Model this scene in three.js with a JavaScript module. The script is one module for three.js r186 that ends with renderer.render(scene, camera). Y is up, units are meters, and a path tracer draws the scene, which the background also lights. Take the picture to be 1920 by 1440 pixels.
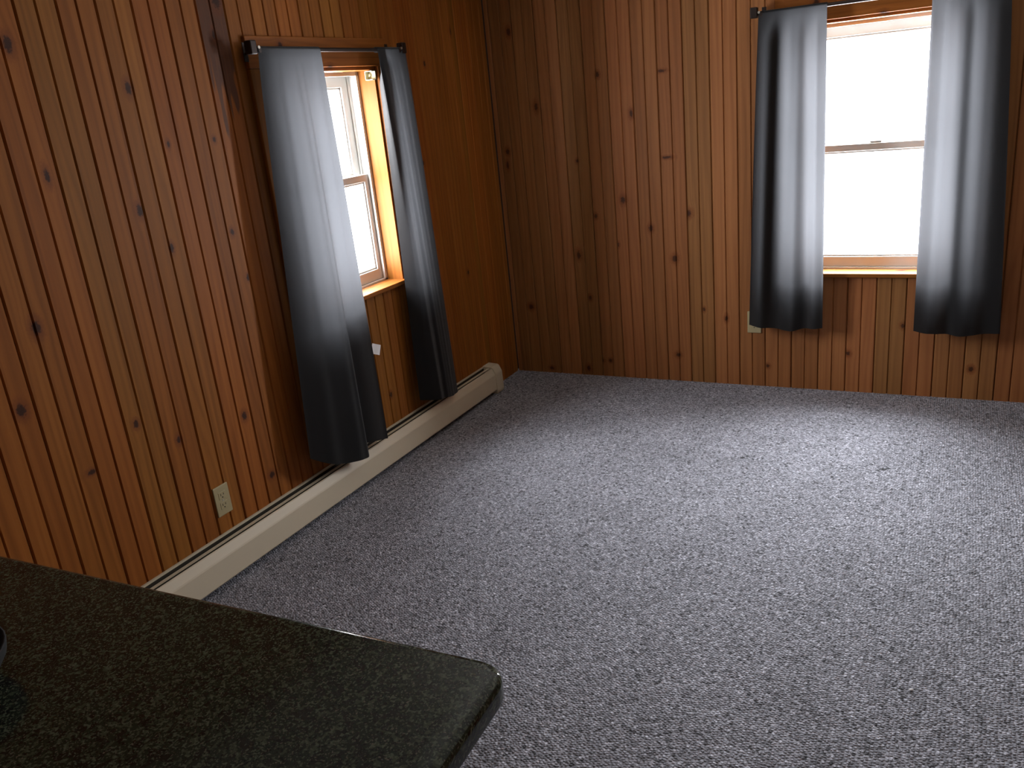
import * as THREE from 'three';
import { mergeGeometries, toCreasedNormals } from 'three/addons/utils/BufferGeometryUtils.js';
import { RoundedBoxGeometry } from 'three/addons/geometries/RoundedBoxGeometry.js';
import { RectAreaLightUniformsLib } from 'three/addons/lights/RectAreaLightUniformsLib.js';

// ------------------------------------------------------------------ camera, sky, daylight, exposure
const scene = new THREE.Scene();
const renderer = new THREE.WebGLRenderer({ antialias: true });
renderer.toneMapping = THREE.LinearToneMapping;
renderer.toneMappingExposure = 1.0;
renderer.shadowMap.enabled = true;
RectAreaLightUniformsLib.init();

const D2R = Math.PI / 180;
const camera = new THREE.PerspectiveCamera(2 * Math.atan(720 / 1571.4) / D2R, 4 / 3, 0.05, 60);
camera.position.set(2.311, 1.55, 0);
camera.rotation.order = 'YXZ';
camera.rotation.set(-18.67 * D2R, 29.11 * D2R, -5.913 * D2R);
scene.add(camera);

const SKY = [0.96, 0.98, 1.03];
scene.background = new THREE.Color().setRGB(...SKY);     // bright overcast sky
scene.backgroundIntensity = 6;

const ZB = -4.248, XR = 4.3, ZF = 1.7, CEIL = 2.36, WT = 0.18;   // back wall, right wall, rear wall, ceiling, wall thickness
const WIN_A = { z: -2.87, w: 0.7, y0: 0.785, y1: 1.745 };        // in the left wall
const WIN_B = { x: 1.94, w: 0.7, y0: 0.59, y1: 1.745 };         // in the back wall
function daylight(name, w, h, x, y, z, turn, power) {            // sky light coming in through a window opening
  const l = new THREE.RectAreaLight(new THREE.Color().setRGB(...SKY), power, w, h);
  l.name = name; l.position.set(x, y, z); l.rotation.y = turn; scene.add(l);
}
daylight('daylight_through_side_window', 0.66, 0.92, -0.2, 1.265, WIN_A.z, -Math.PI / 2, 42);
daylight('daylight_through_back_window', 0.66, 1.1, WIN_B.x, 1.168, ZB - 0.2, Math.PI, 58);

// ------------------------------------------------------------------ helpers
function rng(seed) { let s = seed >>> 0; return () => { s = (s + 0x6d2b79f5) >>> 0; let t = s; t = Math.imul(t ^ (t >>> 15), t | 1); t ^= t + Math.imul(t ^ (t >>> 7), t | 61); return ((t ^ (t >>> 14)) >>> 0) / 4294967296; }; }
function hash(x, y, s) { let h = Math.imul(x, 374761393) + Math.imul(y, 668265263) + Math.imul(s, 2147483647 - 58); h = Math.imul(h ^ (h >>> 13), 1274126177); return ((h ^ (h >>> 16)) >>> 0) / 4294967296; }
function vnoise(x, y, s) {
  const xi = Math.floor(x), yi = Math.floor(y); let fx = x - xi, fy = y - yi; fx = fx * fx * (3 - 2 * fx); fy = fy * fy * (3 - 2 * fy);
  const a = hash(xi, yi, s), b = hash(xi + 1, yi, s), c = hash(xi, yi + 1, s), d = hash(xi + 1, yi + 1, s);
  return a + (b - a) * fx + (c - a) * fy + (a - b - c + d) * fx * fy;
}
const clamp = (v, a, b) => Math.min(b, Math.max(a, v)), mix = (a, b, t) => a + (b - a) * t, smooth = (a, b, v) => { const t = clamp((v - a) / (b - a), 0, 1); return t * t * (3 - 2 * t); };
function texture(w, h, fn, srgb = true) {
  const d = new Uint8Array(w * h * 4), o = [0, 0, 0];
  for (let j = 0; j < h; j++) for (let i = 0; i < w; i++) { fn(i, j, o); const k = (j * w + i) * 4; d[k] = clamp(o[0], 0, 255); d[k + 1] = clamp(o[1], 0, 255); d[k + 2] = clamp(o[2], 0, 255); d[k + 3] = 255; }
  const t = new THREE.DataTexture(d, w, h); t.wrapS = t.wrapT = THREE.RepeatWrapping; t.magFilter = THREE.LinearFilter; t.minFilter = THREE.LinearMipmapLinearFilter; t.generateMipmaps = true;
  if (srgb) t.colorSpace = THREE.SRGBColorSpace; t.needsUpdate = true; return t;
}
const used = {};
function numbered(n) { const k = used[n] = (used[n] ?? -1) + 1; return k ? n + '_' + String(k).padStart(3, '0') : n; }
function shade(o) { o.traverse((m) => { if (m.isMesh) { m.castShadow = true; m.receiveShadow = true; } }); return o; }
function part(name, geo, mat, parent, label) { const m = new THREE.Mesh(geo, mat); m.name = name; if (label) m.userData.label = label; m.castShadow = m.receiveShadow = true; parent.add(m); return m; }
function thing(name, label, category, pos = [0, 0, 0], turn = 0, group) { const g = new THREE.Group(); g.name = numbered(name); g.position.set(...pos); g.rotation.y = turn; g.userData = { label, category }; if (group) g.userData.group = group; scene.add(g); return g; }
function structure(name, label, pos = [0, 0, 0], turn = 0) { const g = new THREE.Group(); g.name = name; g.position.set(...pos); g.rotation.y = turn; g.userData = { kind: 'structure', label, category: name.split('_')[0] }; scene.add(g); return g; }
function box(x0, x1, y0, y1, z0, z1) { const g = new THREE.BoxGeometry(x1 - x0, y1 - y0, z1 - z0); g.translate((x0 + x1) / 2, (y0 + y1) / 2, (z0 + z1) / 2); return g; }
function rbox(x0, x1, y0, y1, z0, z1, r = 0.003) { const g = new RoundedBoxGeometry(x1 - x0, y1 - y0, z1 - z0, 2, r); g.translate((x0 + x1) / 2, (y0 + y1) / 2, (z0 + z1) / 2); return g; }
function cyl(r, a, b, seg = 16, r2 = r) { const A = new THREE.Vector3(...a), B = new THREE.Vector3(...b), d = B.clone().sub(A), g = new THREE.CylinderGeometry(r2, r, d.length(), seg); g.applyQuaternion(new THREE.Quaternion().setFromUnitVectors(new THREE.Vector3(0, 1, 0), d.normalize())); g.translate(...A.add(B).multiplyScalar(0.5).toArray()); return g; }
const merge = (l) => mergeGeometries(l.map((g) => { const n = g.index ? g.toNonIndexed() : g; for (const k of Object.keys(n.attributes)) if (!['position', 'normal', 'uv'].includes(k)) n.deleteAttribute(k); return n; }));

// ------------------------------------------------------------------ pine boards
const PITCH = 0.13;
// knots: [across, height, half width, half height]
const knotsA = [[1.556, 1.823, 13, 22], [1.412, 1.068, 14, 22], [1.911, 1.699, 12, 20], [1.848, 1.332, 13, 20], [1.303, 0.857, 15, 20], [1.568, 1.473, 8, 22], [2.212, 1.199, 8, 13], [1.937, 1.195, 8, 16], [2.089, 0.537, 11, 16], [1.786, 0.566, 9, 14], [1.643, 0.681, 10, 13], [2.016, 1.522, 6, 10], [2.217, 1.519, 7, 10], [2.163, 0.262, 14, 14], [2.244, 1.026, 8, 12], [1.454, 0.597, 14, 8], [2.35, 1.97, 20, 26], [2.31, 1.86, 8, 16], [3.5, 1.3, 9, 14], [3.8, 0.7, 10, 13], [3.62, 1.75, 8, 13], [2.98, 0.3, 9, 14], [3.9, 1.9, 10, 16], [0.7, 1.2, 10, 16], [1.0, 0.6, 12, 16], [1.1, 1.9, 11, 18]];
const knotsB = [[0.142, 1.886, 12, 20], [0.07, 1.278, 12, 16], [0.062, 1.206, 8, 22], [0.266, 1.5, 10, 22], [0.626, 1.626, 10, 14], [0.963, 1.61, 20, 7], [0.795, 1.423, 8, 18], [0.973, 1.196, 26, 7], [0.481, 1.206, 8, 10], [0.727, 0.992, 13, 18], [0.567, 0.912, 9, 12], [0.873, 0.84, 12, 16], [0.683, 0.755, 9, 12], [0.451, 0.701, 12, 22], [0.503, 0.459, 10, 14], [0.127, 0.399, 16, 15], [0.998, 0.149, 13, 12], [1.262, 0.362, 8, 16], [1.145, 0.407, 7, 11], [0.463, 0.041, 12, 18], [0.552, 0.091, 10, 11], [0.601, 0.094, 9, 11], [1.075, 0.912, 16, 18], [0.996, 0.678, 14, 18], [1.474, 0.112, 9, 10], [0.227, 0.027, 14, 10], [1.86, 0.2, 10, 12], [2.1, 0.35, 9, 12], [2.4, 0.15, 11, 13], [2.7, 1.2, 10, 14], [3.1, 0.6, 12, 16]];
function woodTexture(w, h, span, tall, origin, knots, seed, strength, [pale, deep], darkBoards = {}) {
  const rand = rng(seed), tone = [], warm = [];
  for (let i = 0; i < 80; i++) { tone.push(rand()); warm.push(rand()); }
  const cell = {};
  knots.forEach((k) => { const b = Math.floor((k[0] - origin) / PITCH + 40); (cell[b] ??= []).push(k); });
  return texture(w, h, (i, j, o) => {
    const a = (i + 0.5) / w * span, y = (j + 0.5) / h * tall, b = Math.floor((a - origin) / PITCH + 40), s = seed + b * 17;
    let across = a, knot = 0, ring = 0;
    for (const k of cell[b] ?? []) {
      const dx = (a - k[0]) / (k[2] / 1000), dy = (y - k[1]) / (k[3] / 1000), r = Math.hypot(dx, dy) + (vnoise(a * 260, y * 260, s) - 0.5) * 0.55;
      across += Math.exp(-(dx * dx * 0.12 + dy * dy * 0.16)) * 0.012 * Math.sign(dx) * -1 * Math.min(1, Math.abs(dx));
      knot = Math.max(knot, 1 - smooth(0.55, 1.15, r)); ring = Math.max(ring, (1 - smooth(1, 2.6, r)) * 0.5);
    }
    const flame = (across - 0.5) * 60 + 5 * vnoise(across * 9, y * 0.9, s + 3) + 1.4 * vnoise(across * 30, y * 2.4, s + 5);
    const ringL = 0.5 + 0.5 * Math.sin(flame * 6.283 * 0.55);
    const fine = vnoise(across * 900, y * 9, s), mid = vnoise(across * 130, y * 2.2, s + 1), big = vnoise(across * 18, y * 1.1, s + 2);
    let t = 0.22 * tone[b % 80] + 0.24 * big + 0.22 * mid + 0.1 * fine + 0.16 * (ringL * ringL);
    t = clamp(t, 0, 1);
    let R = mix(pale[0], deep[0], t), G = mix(pale[1], deep[1], t), B = mix(pale[2], deep[2], t);
    const red = (warm[b % 80] - 0.5) * 9; R += red; G -= red * 0.3;
    const dk = darkBoards[b];                                  // a patch of dark heartwood with a ragged, streaky outline
    if (dk) { const r = Math.hypot((a - dk[0]) / dk[2], (y - dk[1]) / dk[3]) + 0.55 * (vnoise(a * 110, y * 3.1, 71) - 0.5) + 0.3 * (vnoise(a * 60, y * 14, 73) - 0.5), q = 0.9 * (1 - smooth(0.92, 1.06, r)) * (0.72 + 0.28 * fine); R = mix(R, 72, q); G = mix(G, 45, q); B = mix(B, 34, q); }
    R = mix(R, 104, ring); G = mix(G, 52, ring); B = mix(B, 22, ring);
    knot *= strength; R = mix(R, 46, knot); G = mix(G, 24, knot); B = mix(B, 14, knot);
    o[0] = R; o[1] = G; o[2] = B;
  });
}
const ORIGIN_A = 2.253, ORIGIN_B = 0.03;
const boardIndex = (a, o) => Math.floor((a - o) / PITCH + 40);
const SPAN_A = 3.9, SPAN_B = 4.4, TALL = 2.4;
const woodA = woodTexture(2048, 1280, SPAN_A, TALL, ORIGIN_A, knotsA, 11, 0.85, [[162, 102, 41], [101, 54, 13]], { [boardIndex(2.32, ORIGIN_A)]: [2.325, 2.02, 0.075, 0.42] });
const woodB = woodTexture(2048, 1280, SPAN_B, TALL, ORIGIN_B, knotsB, 23, 0.7, [[162, 110, 66], [108, 66, 34]]);  // duller, greyer palette: veil of window glare mixed into the pine colour
function pine(map) { return new THREE.MeshPhysicalMaterial({ map, roughness: 0.55, specularIntensity: 0.35 }); }
const M = {
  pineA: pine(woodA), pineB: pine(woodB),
  trimWood: pine(woodA),
  backing: new THREE.MeshStandardMaterial({ color: 0x3a2413, roughness: 0.95 }),
  ceiling: new THREE.MeshStandardMaterial({ color: 0xe4e0d6, roughness: 0.95 }),
  vinyl: new THREE.MeshStandardMaterial({ color: 0xc9c9c5, roughness: 0.5 }),
  glass: new THREE.MeshPhysicalMaterial({ color: 0xffffff, transmission: 1, thickness: 0, roughness: 0.02, ior: 1.45 }),
  steel: new THREE.MeshStandardMaterial({ color: 0xb9b6ac, roughness: 0.35, metalness: 0.8 }),
  bracket: new THREE.MeshStandardMaterial({ color: 0xdcd8b8, roughness: 0.5 }),
  rod: new THREE.MeshStandardMaterial({ color: 0x2a201c, roughness: 0.4, metalness: 0.5 }),
  heater: new THREE.MeshStandardMaterial({ color: 0xc2b69e, roughness: 0.5 }),
  fins: new THREE.MeshStandardMaterial({ color: 0x4a4640, roughness: 0.6, metalness: 0.6 }),
  slotShade: new THREE.MeshStandardMaterial({ color: 0x2a2418, roughness: 0.9 }),  // near-black colour that paints the shade inside the heater slots
  plate: new THREE.MeshStandardMaterial({ color: 0xa2956f, roughness: 0.4 }),
  slot: new THREE.MeshStandardMaterial({ color: 0x14100c, roughness: 0.8 }),
  tag: new THREE.MeshStandardMaterial({ color: 0xe6e4e4, roughness: 0.8, side: THREE.DoubleSide }),
  black: new THREE.MeshStandardMaterial({ color: 0x0a0a09, roughness: 0.9 }),
  cabinet: new THREE.MeshStandardMaterial({ color: 0x8a5a30, roughness: 0.5 }),
};
// weave of the curtains
const weave = texture(256, 256, (i, j, o) => { const v = 128 + 60 * (((i >> 1) + (j >> 1)) % 2 ? 1 : -1) + 40 * (hash(i, j, 4) - 0.5); o[0] = o[1] = o[2] = v; }, false);
weave.repeat.set(6, 16);
M.curtain = new THREE.MeshPhysicalMaterial({ color: new THREE.Color().setRGB(0.031, 0.032, 0.0345), roughness: 0.97, specularIntensity: 0.25, transmission: 0.82, thickness: 0, bumpMap: weave, bumpScale: 0.0004, side: THREE.DoubleSide });

// one grooved board: width along local x from a0 to a1, height y0 to y1, face at local z = 0, uv laid along the wall
function boardGeometry(a0, a1, y0, y1, uOf, centre = true) {
  const w = a1 - a0, D = -0.015, e = 0.0042, d = -0.0062, c = (a0 + a1) / 2, g0 = a0 + 0.0008, g1 = a1 - 0.0008;
  const p = [[g0, D], [g0, d], [g0 + e, 0]];
  if (centre && w > 0.1) p.push([c - e, 0], [c, d], [c + e, 0]);
  p.push([g1 - e, 0], [g1, d], [g1, D]);
  const pos = [], uv = [], quad = (A, B) => { for (const [q, y] of [[A, y0], [B, y0], [B, y1], [A, y0], [B, y1], [A, y1]]) { pos.push(q[0], y, q[1]); uv.push(uOf(q[0]), y / TALL); } };
  for (let i = 0; i + 1 < p.length; i++) quad(p[i], p[i + 1]);
  const n = p.length;
  for (const [y, up] of [[y0, false], [y1, true]]) for (let i = 1; i + 1 < n; i++) { const t = up ? [p[0], p[i], p[i + 1]] : [p[0], p[i + 1], p[i]]; for (const q of t) { pos.push(q[0], y, q[1]); uv.push(uOf(q[0]), y / TALL); } }
  const g = new THREE.BufferGeometry(); g.setAttribute('position', new THREE.Float32BufferAttribute(pos, 3)); g.setAttribute('uv', new THREE.Float32BufferAttribute(uv, 2)); g.computeVertexNormals(); return g;
}
// boards of a wall: along local x from A0 to A1; opening [x0, x1, y0, y1] is left free
function boards(parent, A0, A1, phase, open, uOf, mat) {
  let a = phase + Math.floor((A0 - phase) / PITCH) * PITCH;
  for (; a < A1 - 1e-6; a += PITCH) {
    const l = Math.max(a, A0), r = Math.min(a + PITCH, A1); if (r - l < 0.01) continue;
    const whole = r - l > PITCH - 1e-4;
    if (r <= open[0] || l >= open[1]) { part('board', boardGeometry(l, r, 0, CEIL, uOf, whole), mat, parent); continue; }
    if (l < open[0] - 0.012) part('board', boardGeometry(l, open[0], open[2], open[3], uOf, false), mat, parent);
    if (r > open[1] + 0.012) part('board', boardGeometry(open[1], r, open[2], open[3], uOf, false), mat, parent);
    part('board', boardGeometry(l, r, 0, open[2], uOf, whole), mat, parent);
    part('board', boardGeometry(l, r, open[3], CEIL, uOf, whole), mat, parent);
  }
}
// left wall: its frame is turned so that local x runs along -z and local z points into the room
{
  const w = structure('wall_left', 'knotty pine tongue and groove wall of narrow vertical boards', [0, 0, 0], Math.PI / 2);
  const o = [-WIN_A.z - WIN_A.w / 2, -WIN_A.z + WIN_A.w / 2, WIN_A.y0, WIN_A.y1];
  part('wall_backing', merge([box(-ZF, o[0], 0, CEIL, -WT, -0.015), box(o[1], -ZB + WT, 0, CEIL, -WT, -0.015), box(o[0], o[1], 0, o[2], -WT, -0.015), box(o[0], o[1], o[3], CEIL, -WT, -0.015)]), M.backing, w);
  boards(w, -ZF, -ZB, ORIGIN_A, o, (x) => x / SPAN_A, M.pineA);
}
{
  const w = structure('wall_back', 'knotty pine plank wall with the tall bright window', [0, 0, ZB]);
  const o = [WIN_B.x - WIN_B.w / 2, WIN_B.x + WIN_B.w / 2, WIN_B.y0, WIN_B.y1];
  part('wall_backing', merge([box(0.001, o[0], 0, CEIL, -WT, -0.015), box(o[1], XR + WT, 0, CEIL, -WT, -0.015), box(o[0], o[1], 0, o[2], -WT, -0.015), box(o[0], o[1], o[3], CEIL, -WT, -0.015)]), M.backing, w);
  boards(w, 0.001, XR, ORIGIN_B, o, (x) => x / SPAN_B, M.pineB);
}
// walls that the photograph does not show
{
  const wr = structure('wall_right', 'pine wall closing the room opposite the side window');
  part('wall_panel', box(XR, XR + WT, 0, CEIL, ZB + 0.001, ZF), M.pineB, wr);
  const wf = structure('wall_front', 'pine wall closing the room behind the counter');
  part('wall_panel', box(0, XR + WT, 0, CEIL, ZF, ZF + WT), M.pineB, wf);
  const c = structure('ceiling', 'plain off white ceiling');
  part('ceiling_panel', box(-WT, XR + WT, CEIL, CEIL + 0.15, ZB - WT, ZF + WT), M.ceiling, c);
}
// ------------------------------------------------------------------ carpet
{
  const SX = 2.9, SZ = 3.4;                                   // size of one texture tile in metres
  const stains = [[1.549, 3.334, 9], [1.565, 3.35, 6], [2.044, 3.42, 9], [2.02, 3.436, 8], [2.006, 3.431, 6], [2.055, 3.4, 8], [2.099, 3.36, 12], [2.083, 3.345, 9], [2.118, 3.375, 7], [1.923, 3.235, 7], [1.93, 3.22, 5], [1.587, 3.232, 5], [1.033, 3.605, 12], [1.099, 3.606, 16], [1.07, 3.62, 7], [1.829, 2.978, 5], [2.529, 3.139, 8], [2.507, 2.411, 6], [2.19, 3.33, 5], [2.22, 3.3, 4], [2.46, 2.7, 4]];
  const loop = 0.0088;
  const map = texture(2048, 2048, (i, j, o) => {
    const x = (i + 0.5) / 2048 * SX, z = (j + 0.5) / 2048 * SZ;
    const rx = x * 0.94 - z * 0.342 + 5, rz = x * 0.342 + z * 0.94, gx = rx / loop, gz = rz / loop + 0.5 * (Math.floor(gx) % 2), cx = Math.floor(gx), cz = Math.floor(gz);
    const h = hash(cx, cz, 7), h2 = hash(cx, cz, 9), px = gx - cx - 0.5 + (hash(cx, cz, 3) - 0.5) * 0.75, pz = gz - cz - 0.5 + (hash(cx, cz, 5) - 0.5) * 0.75;
    const yarn = 1 - smooth(0.3, 0.62, Math.hypot(px, pz));
    let v = 114 + 46 * (h - 0.5) + 34 * yarn + (h2 > 0.9 ? -38 : h2 < 0.12 ? 26 : 0) + 10 * (vnoise(x * 7, z * 7, 2) - 0.5) + 8 * (vnoise(x * 1.7, z * 1.7, 8) - 0.5);
    let dirt = 0;
    for (const s of stains) { const d = Math.hypot(x - s[0], z - s[1]) * 1000; if (d < s[2] * 2.4) dirt = Math.max(dirt, 1 - smooth(0.5, 1.3, d / s[2] + (vnoise(x * 240, z * 240, 12) - 0.5) * 1.1)); }
    v = mix(v, 46, dirt * 0.92);
    o[0] = v * 0.99; o[1] = v * 0.995; o[2] = v * 1.05;
  });
  const bump = texture(1024, 1024, (i, j, o) => {
    const gx = i / 1024 * 96, gz = j / 1024 * 96 + 0.5 * (Math.floor(gx) % 2), cx = Math.floor(gx) % 96, cz = Math.floor(gz) % 96;
    const px = gx - Math.floor(gx) - 0.5 + (hash(cx, cz, 3) - 0.5) * 0.7, pz = gz - Math.floor(gz) - 0.5 + (hash(cx, cz, 5) - 0.5) * 0.7, d = Math.hypot(px, pz);
    o[0] = o[1] = o[2] = 255 * clamp((1 - smooth(0.1, 0.6, d)) * (0.6 + 0.4 * hash(cx, cz, 6)), 0, 1);
  }, false);
  bump.repeat.set(SX / (96 * loop), SZ / (96 * loop));
  M.carpet = new THREE.MeshPhysicalMaterial({ map, bumpMap: bump, bumpScale: 0.004, roughness: 1, sheen: 0.15, sheenRoughness: 0.8, sheenColor: new THREE.Color(0x9a9aa6) });
  const g = new THREE.BoxGeometry(XR + 2 * WT, 0.12, ZF - ZB + 2 * WT); g.translate(XR / 2, -0.06, (ZF + ZB) / 2);
  const p = g.attributes.position, u = g.attributes.uv; for (let i = 0; i < p.count; i++) u.setXY(i, p.getX(i) / SX, -p.getZ(i) / SZ);
  const f = structure('floor', 'grey blue looped carpet with a few small dark stains');
  part('carpet', g, M.carpet, f);
}
// ------------------------------------------------------------------ windows: local x to the right seen from the room, local z into the room, y is the room's y
function uvFrom(g, s = SPAN_A, flip = false) { const p = g.attributes.position, u = g.attributes.uv; for (let i = 0; i < p.count; i++) { const a = p.getX(i) + p.getZ(i) * 0.8, y = p.getY(i); flip ? u.setXY(i, (y * 0.9 + p.getZ(i)) / s + 0.13, a / TALL + 0.21) : u.setXY(i, a / s + 0.37, y / TALL); } return g; }
function buildWindow(name, label, win, pos, turn, bracket) {
  const W = structure(name, label, pos, turn), h = win.w / 2, y0 = win.y0, y1 = win.y1, jd = -0.088;
  part('jamb', uvFrom(rbox(h - 0.016, h, y0, y1, jd, 0.0, 0.002)), M.trimWood, W, 'honey coloured pine jamb board');
  part('jamb', uvFrom(rbox(-h, -h + 0.016, y0, y1, jd, 0.0, 0.002)), M.trimWood, W, 'honey coloured pine jamb board');
  part('head_jamb', uvFrom(rbox(-h, h, y1 - 0.014, y1, jd, 0.0, 0.002), SPAN_A, true), M.trimWood, W);
  part('stool', uvFrom(rbox(-h - 0.02, h + 0.02, y0 - 0.004, y0 + 0.016, jd, 0.022, 0.004), SPAN_A, true), M.trimWood, W, 'pine window stool with rounded nose');
  const casing = (x0, x1, a, b, f) => { const s = rbox(x0, x1, a, b, 0.0, 0.017, 0.004); return uvFrom(s, SPAN_A, f); };
  part('casing', casing(-h - 0.085, h + 0.085, y1, y1 + 0.112, true), M.trimWood, W, 'flat pine head casing');
  part('casing', casing(h - 0.004, h + 0.085, y0 + 0.016, y1, false), M.trimWood, W);
  part('casing', casing(-h - 0.085, -h + 0.004, y0 + 0.016, y1, false), M.trimWood, W);
  // vinyl frame with stepped tracks
  const i = h - 0.016, t = y1 - 0.014, b = y0 + 0.016, fr = [];
  for (const s of [-1, 1]) for (const [d0, d1, k] of [[jd - 0.012, jd, 0.016], [jd - 0.046, jd - 0.012, 0.007], [jd - 0.054, jd - 0.046, 0.016], [-WT, jd - 0.054, 0.007]]) fr.push(s > 0 ? box(i - k, i, b, t, d0, d1) : box(-i, -i + k, b, t, d0, d1));
  for (const [d0, d1, k] of [[jd - 0.012, jd, 0.016], [-WT, jd - 0.012, 0.008]]) fr.push(box(-i, i, t - k, t, d0, d1));
  fr.push(box(-i, i, b - 0.016, b + 0.008, -WT, jd));
  part('window_frame', merge(fr), M.vinyl, W, 'white vinyl frame with sash tracks');
  const m = (y0 + y1) / 2 + 0.012, sx = i - 0.008;
  const sash = (n, a, c, z0, z1, rt, rb, st) => {
    const f = [rbox(-sx, -sx + st, a, c, z0, z1), rbox(sx - st, sx, a, c, z0, z1), rbox(-sx + st - 0.004, sx - st + 0.004, c - rt, c, z0, z1), rbox(-sx + st - 0.004, sx - st + 0.004, a, a + rb, z0, z1)];
    const zi = z0 + 0.006, bead = 0.008;                       // glazing bead, a step behind the face
    f.push(box(-sx + st - 0.001, -sx + st + bead, a + rb, c - rt, zi, z1 - 0.009), box(sx - st - bead, sx - st + 0.001, a + rb, c - rt, zi, z1 - 0.009), box(-sx + st, sx - st, c - rt - bead, c - rt + 0.001, zi, z1 - 0.009), box(-sx + st, sx - st, a + rb - 0.001, a + rb + bead, zi, z1 - 0.009));
    const s = part(n, merge(f), M.vinyl, W, 'white vinyl sash');
    part('pane', box(-sx + st, sx - st, a + rb, c - rt, (z0 + z1) / 2 - 0.0015, (z0 + z1) / 2 + 0.0015), M.glass, s, 'clear window glass');
    return s;
  };
  sash('upper_sash', m - 0.012, t - 0.008, -0.172, -0.144, 0.05, 0.03, 0.05);
  const lower = sash('lower_sash', b + 0.008, m + 0.016, -0.134, -0.104, 0.032, 0.05, 0.034);
  part('sash_lock', rbox(-0.025, 0.025, m + 0.016, m + 0.026, -0.13, -0.108, 0.003), M.vinyl, lower);
  if (bracket) { const k = i; part('blind_bracket', merge([box(k - 0.003, k, t - 0.042, t - 0.004, -0.03, 0.008), box(k - 0.028, k, t - 0.007, t - 0.004, -0.03, 0.008), box(k - 0.028, k, t - 0.042, t - 0.039, -0.03, 0.008), box(k - 0.028, k, t - 0.042, t - 0.004, -0.03, -0.027), cyl(0.006, [k - 0.012, t - 0.022, -0.02], [k - 0.002, t - 0.022, -0.02])]), M.bracket, W, 'cream plastic mounting bracket for a blind'); }
  return W;
}
buildWindow('window_1', 'white double hung window with pine jambs in the side wall above the heater', WIN_A, [0, 0, WIN_A.z], Math.PI / 2, true);
buildWindow('window_2', 'taller white double hung window glaring in the back wall', WIN_B, [WIN_B.x, 0, ZB], 0, false);

// ------------------------------------------------------------------ curtain rods and curtains, in the same local frames
function curtainRod(label, pos, turn, x0, x1, y) {
  const r = thing('curtain_rod', label, 'curtain rod', pos, turn, 'rods above the windows'), z = 0.078;
  part('rod', cyl(0.008, [x0, 0, z], [x1, 0, z], 16), M.rod, r);
  for (const [x, s] of [[x0, -1], [x1, 1]]) {
    part('finial', rbox(x - 0.016 + s * 0.012, x + 0.016 + s * 0.012, -0.016, 0.03, z - 0.016, z + 0.016, 0.005), M.rod, r, 'dark square finial');
    const b = part('bracket', merge([box(x - 0.006 - s * 0.02, x + 0.006 - s * 0.02, -0.012, -0.006, 0.017, z + 0.01), box(x - 0.01 - s * 0.02, x + 0.01 - s * 0.02, -0.035, 0.03, 0.0172, 0.02), box(x - 0.006 - s * 0.02, x + 0.006 - s * 0.02, -0.012, 0.006, z + 0.009, z + 0.012)]), M.rod, r);
    part('screw', cyl(0.0055, [x - s * 0.012, 0.006, z + 0.012], [x - s * 0.012, 0.006, z + 0.017], 12), M.steel, b, 'small bright screw head');
  }
  return r;
}
function cr(p, t) {                                          // Catmull-Rom through control points
  const n = p.length - 1, f = clamp(t, 0, 1) * n, i = Math.min(n - 1, Math.floor(f)), u = f - i, g = (k) => p[clamp(k, 0, n)], [a, b, c, d] = [g(i - 1), g(i), g(i + 1), g(i + 2)];
  return b.map((_, k) => 0.5 * (2 * b[k] + (c[k] - a[k]) * u + (2 * a[k] - 5 * b[k] + 4 * c[k] - d[k]) * u * u + (3 * b[k] - a[k] - 3 * c[k] + d[k]) * u * u * u));
}
// top: [x, z] along the rod; foot: [x, z, height of hem]
function curtainGeometry(top, foot, yRod, ripple, seed) {
  const N = 90, K = 10, R = 46 + K, RR = 0.0112, P = (i, j) => {
    const u = i / N, a = cr(top, u), b = cr(foot, u);
    if (j < K) { const q = mix(-Math.PI * 0.9, Math.PI / 2, j / K); return [a[0], yRod + RR * Math.cos(q), 0.078 + RR * Math.sin(q)]; }      // pocket sewn round the rod
    const v = (j - K) / (R - K), e = Math.pow(v, 0.85), y = mix(yRod, b[2], v), near = smooth(0, 0.09, v);
    let z = mix(0.078 + RR, mix(a[1], b[1], e), near);
    z += ripple * near * (0.7 + 0.3 * v) * Math.sin(u * 30 + seed + 1.2 * v) + 0.0006 * near * Math.sin(u * 53 + v * 3 + seed);
    return [mix(a[0], b[0], e), y, z];
  };
  const pos = [], uv = [], idx = [];
  for (let j = 0; j <= R; j++) for (let i = 0; i <= N; i++) { pos.push(...P(i, j)); uv.push(i / N, j / R); }
  for (let j = 0; j < R; j++) for (let i = 0; i < N; i++) { const a = j * (N + 1) + i, b = a + 1, c = a + N + 1, d = c + 1; idx.push(a, c, b, b, c, d); }
  const g = new THREE.BufferGeometry(); g.setAttribute('position', new THREE.Float32BufferAttribute(pos, 3)); g.setAttribute('uv', new THREE.Float32BufferAttribute(uv, 2)); g.setIndex(idx); g.computeVertexNormals(); return g;
}
function curtain(label, pos, turn, top, foot, yTop, ripple, seed) {
  const c = thing('curtain', label, 'curtain', pos, turn, 'dark curtain panels');
  part('cloth', curtainGeometry(top, foot, yTop, ripple, seed), M.curtain, c);
  return c;
}
const RODY = 1.803;
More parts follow.
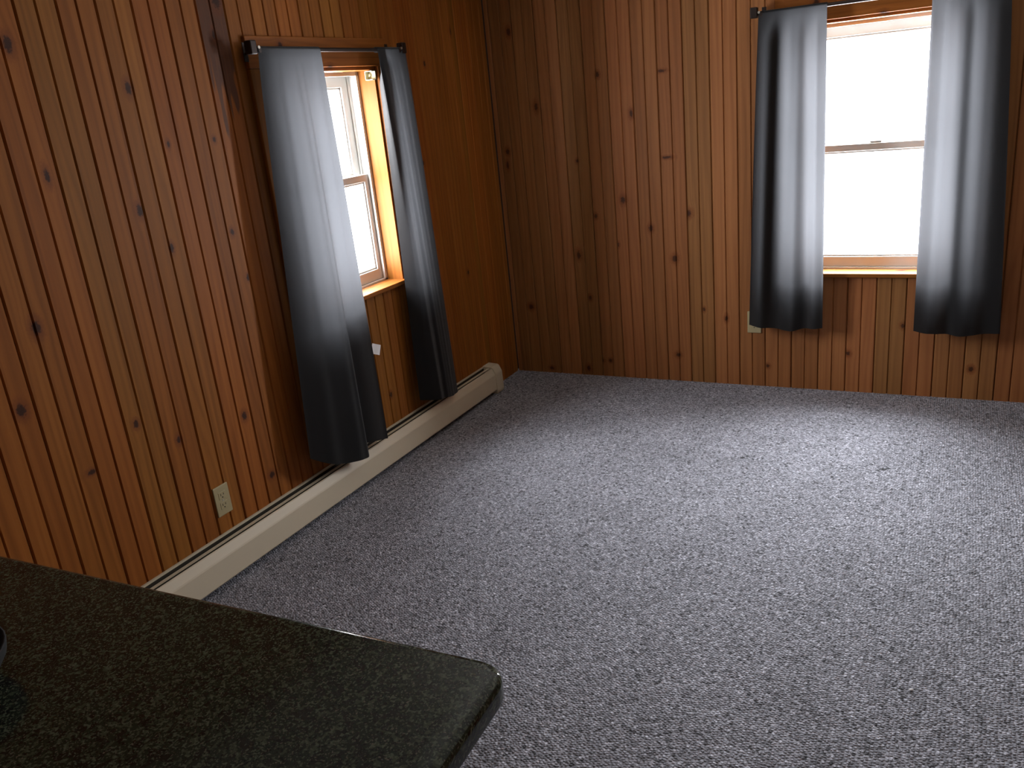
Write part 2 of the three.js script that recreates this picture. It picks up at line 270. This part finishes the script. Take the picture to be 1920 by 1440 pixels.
{
  const P = [0, RODY, 0], T = Math.PI / 2;                     // local x = -z of the room
  curtainRod('dark metal rod with square finials above the side window', P, T, 2.405, 3.315, RODY);
  const L = curtain('black curtain panel nearer the wall outlet, hanging in front of the baseboard heater', [0, 0, 0], T,
    [[2.415, 0.086], [2.47, 0.094], [2.53, 0.088], [2.59, 0.095], [2.65, 0.088], [2.71, 0.094], [2.755, 0.088]],
    [[2.29, 0.09, 0.285], [2.37, 0.11, 0.23], [2.46, 0.118, 0.192], [2.55, 0.13, 0.17], [2.6, 0.128, 0.166], [2.622, 0.092, 0.205], [2.71, 0.098, 0.188], [2.79, 0.092, 0.166]], RODY, 0.0018, 1);
  const tag = new THREE.PlaneGeometry(0.05, 0.045, 6, 4); const tp = tag.attributes.position; for (let i = 0; i < tp.count; i++) tp.setZ(i, 0.006 * Math.sin(tp.getX(i) * 90)); tag.computeVertexNormals();
  tag.rotateZ(-0.45); tag.translate(2.822, 0.575, 0.078);
  part('care_tag', tag, M.tag, L, 'small white cloth care tag sticking out from the edge');
  curtain('black curtain panel nearer the room corner, flaring towards its hem', [0, 0, 0], T,
    [[3.185, 0.04], [3.128, 0.088], [3.17, 0.096], [3.22, 0.09], [3.27, 0.095], [3.335, 0.088]],
    [[3.12, 0.06, 0.225], [3.205, 0.112, 0.2], [3.26, 0.108, 0.19], [3.31, 0.115, 0.18], [3.36, 0.105, 0.172], [3.412, 0.092, 0.168]], RODY, 0.0014, 4);
}
{
  const P = [0, RODY, ZB];
  curtainRod('dark metal rod with square finials above the tall back window', P, 0, 1.44, 2.46, RODY);
  curtain('short dark curtain panel hanging above the back wall outlet', [0, 0, ZB], 0,
    [[1.45, 0.085], [1.5, 0.1], [1.55, 0.075], [1.6, 0.1], [1.65, 0.08], [1.7, 0.1], [1.74, 0.085]],
    [[1.395, 0.075, 0.352], [1.46, 0.11, 0.348], [1.53, 0.08, 0.34], [1.6, 0.11, 0.335], [1.66, 0.085, 0.345], [1.72, 0.105, 0.35], [1.75, 0.09, 0.352]], RODY, 0.003, 2);
  curtain('dark curtain panel beside the tall back window, without an outlet under it', [0, 0, ZB], 0,
    [[2.15, 0.085], [2.2, 0.1], [2.25, 0.078], [2.31, 0.1], [2.37, 0.08], [2.43, 0.09]],
    [[2.15, 0.085, 0.35], [2.22, 0.11, 0.345], [2.28, 0.08, 0.34], [2.35, 0.11, 0.338], [2.42, 0.085, 0.345], [2.5, 0.09, 0.352]], RODY, 0.003, 3);
}
// ------------------------------------------------------------------ baseboard heater
{
  const z0 = -0.72, z1 = -3.845, h = thing('baseboard_heater', 'long beige metal baseboard heater along the foot of the side wall', 'heater');
  const strip = (pts, a, b) => { const s = new THREE.Shape(); pts.forEach(([x, y], i) => i ? s.lineTo(x, y) : s.moveTo(x, y)); const g = new THREE.ExtrudeGeometry(s, { depth: a - b, bevelEnabled: false }); g.translate(0, 0, b); return g; };
  part('back_panel', strip([[0.001, 0.012], [0.001, 0.158], [0.009, 0.158], [0.009, 0.151], [0.004, 0.15], [0.004, 0.012]], z0, z1), M.heater, h);
  part('damper', strip([[0.026, 0.1475], [0.042, 0.1475], [0.0415, 0.146], [0.0265, 0.146]], z0, z1), M.heater, h, 'beige louvre flap along the top slot');
  part('front_cover', strip([[0.05, 0.146], [0.055, 0.149], [0.06, 0.146], [0.0735, 0.119], [0.0755, 0.113], [0.079, 0.03], [0.071, 0.022], [0.0705, 0.024], [0.077, 0.031], [0.0735, 0.113], [0.0585, 0.144], [0.055, 0.148]], z0, z1), M.heater, h, 'beige sheet metal cover with a sloped top');
  part('slot_shade_liner', strip([[0.0045, 0.02], [0.0045, 0.1495], [0.006, 0.1495], [0.006, 0.125], [0.057, 0.125], [0.057, 0.123], [0.006, 0.123], [0.006, 0.02]], z0, z1), M.slotShade, h, 'dark liner added to deepen the shade inside the slot');  // added dark lining, stands in for shade in the top slots
  const fin = []; for (let z = z0 - 0.05; z > z1 + 0.05; z -= 0.012) fin.push(box(0.012, 0.062, 0.045, 0.107, z - 0.0005, z + 0.0005));
  const el = part('heating_element', cyl(0.011, [0.037, 0.083, z0 - 0.005], [0.037, 0.083, z1 + 0.005], 12), M.fins, h);
  part('cooling_fins', merge(fin), M.fins, el).userData.kind = 'stuff';
  const cap = (a, b) => strip([[0.001, 0.004], [0.001, 0.16], [0.056, 0.156], [0.066, 0.149], [0.079, 0.122], [0.081, 0.114], [0.084, 0.02], [0.079, 0.004]], a, b);
  part('end_cap', cap(z1 + 0.012, z1 - 0.06), M.heater, h, 'beige end cap near the room corner');
  part('end_cap', cap(z0 + 0.06, z0 - 0.012), M.heater, h);
}
// ------------------------------------------------------------------ outlets
function outlet(label, pos, turn, w = 0.07, hh = 0.114) {
  const o = thing('wall_outlet', label, 'outlet', pos, turn, 'duplex outlets');
  const p = part('cover_plate', rbox(-w / 2, w / 2, -hh / 2, hh / 2, 0.0002, 0.0065, 0.003), M.plate, o);
  for (const s of [-1, 1]) {
    const f = part('receptacle', rbox(-0.0165, 0.0165, s * 0.0195 - 0.014, s * 0.0195 + 0.014, 0.005, 0.0078, 0.0013), M.plate, o);
    const c = s * 0.0195;
    part('slot', merge([box(-0.0078, -0.0054, c - 0.001, c + 0.0075, 0.0072, 0.0081), box(0.0054, 0.0078, c, c + 0.0072, 0.0072, 0.0081), cyl(0.0027, [0, c - 0.0075, 0.0072], [0, c - 0.0075, 0.0081], 12)]), M.slot, f, 'dark plug slots');
  }
  part('screw', cyl(0.003, [0, 0, 0.006], [0, 0, 0.0072], 12), M.steel, p);
  return o;
}
outlet('beige duplex outlet on the pine side wall above the heater', [0, 0.281, -1.904], Math.PI / 2);
outlet('beige duplex outlet half hidden under the short back wall curtain', [1.406, 0.347, ZB], 0);

// ------------------------------------------------------------------ counter
{
  const top = 0.9, th = 0.038, TURN = 2.25 * D2R, CX = 1.862, CZ = -0.735, Lx = 1.835, Dz = 0.64;
  const place = [CX, 0, CZ];
  const speck = texture(1024, 1024, (i, j, o) => {
    const x = i / 1024 * 0.5, z = j / 1024 * 0.5, wrap = (n) => n;
    const a = vnoise(x * 240, z * 240, 31), b = vnoise(x * 420, z * 420, 33), c = vnoise(x * 130, z * 130, 35), d = vnoise(x * 700, z * 700, 37);
    let R = 38, G = 45, B = 35;
    if (a > 0.66) { R = 64; G = 72; B = 56; } if (c > 0.7) { R = mix(R, 30, 0.7); G = mix(G, 29, 0.7); B = mix(B, 26, 0.7); } if (b > 0.78) { R = 84; G = 92; B = 76; } if (b < 0.2) { R = 18; G = 18; B = 16; } if (d > 0.86) { R = 104; G = 98; B = 86; }
    o[0] = R; o[1] = G; o[2] = B;
  });
  M.laminate = new THREE.MeshPhysicalMaterial({ map: speck, roughness: 0.15, specularIntensity: 0.6 });
  const s = new THREE.Shape(), r = 0.045, b = 0.0105;           // shape in x, y = -z; far right corner at the origin
  s.moveTo(-Lx, -b); s.lineTo(-r, -b); s.quadraticCurveTo(-b, -b, -b, -r); s.lineTo(-b, -Dz + r); s.quadraticCurveTo(-b, -Dz + b, -r, -Dz + b); s.lineTo(-Lx, -Dz + b); s.closePath();
  let g = new THREE.ExtrudeGeometry(s, { depth: th - 2 * b, bevelEnabled: true, bevelThickness: b, bevelSize: b, bevelSegments: 10, curveSegments: 14 });
  g.rotateX(-Math.PI / 2); g.translate(0, top - th + b, 0); g = toCreasedNormals(g, 0.6);
  { const p = g.attributes.position, u = g.attributes.uv, n = g.attributes.normal; for (let i = 0; i < p.count; i++) { const up = Math.abs(n.getY(i)) > 0.5; u.setXY(i, (p.getX(i) + (Math.abs(n.getX(i)) > 0.7 ? p.getY(i) : 0)) / 0.5, (p.getZ(i) + (up ? 0 : p.getY(i))) / 0.5); } }
  const c = thing('countertop', 'dark speckled laminate countertop with rounded corner', 'countertop', place, TURN);
  part('slab', g, M.laminate, c);
  const k = thing('base_cabinet', 'wooden base cabinet carrying the dark countertop', 'cabinet', place, TURN);
  part('cabinet_body', merge([box(-Lx + 0.09, -0.68, 0.09, top - th - 0.001, 0.14, 0.6), box(-Lx + 0.09, -0.68, 0.0005, 0.09, 0.14, 0.54)]), M.cabinet, k);
  for (const x of [-1.71, -1.19]) { const d = part('door', rbox(x, x + 0.48, 0.12, 0.83, 0.6005, 0.62, 0.004), M.cabinet, k); part('knob', cyl(0.014, [x + 0.43, 0.7, 0.62], [x + 0.43, 0.7, 0.645], 14, 0.009), M.steel, d); }
  // something black standing at the left of the counter
  const pts = [[0.001, 0], [0.055, 0], [0.075, 0.012], [0.09, 0.035], [0.093, 0.05], [0.09, 0.051], [0.086, 0.036], [0.07, 0.016], [0.05, 0.006], [0.001, 0.005]].map(([x, y]) => new THREE.Vector2(x, y));
  const bowl = thing('bowl', 'small black rounded bowl standing on the dark countertop', 'bowl', [1.19, top + 0.0005, -0.42]);
  part('bowl_body', new THREE.LatheGeometry(pts, 36), M.black, bowl);
}
{
  const g = new THREE.IcosahedronGeometry(0.004, 1); g.scale(1.6, 0.5, 0.9);
  const l = part('lint_scrap', g, M.tag, scene); l.position.set(2.277, 0.003, -2.014); l.rotation.y = 0.5;
  l.userData = { label: 'tiny white scrap of lint lying on the carpet', category: 'lint' };
}
renderer.render(scene, camera);
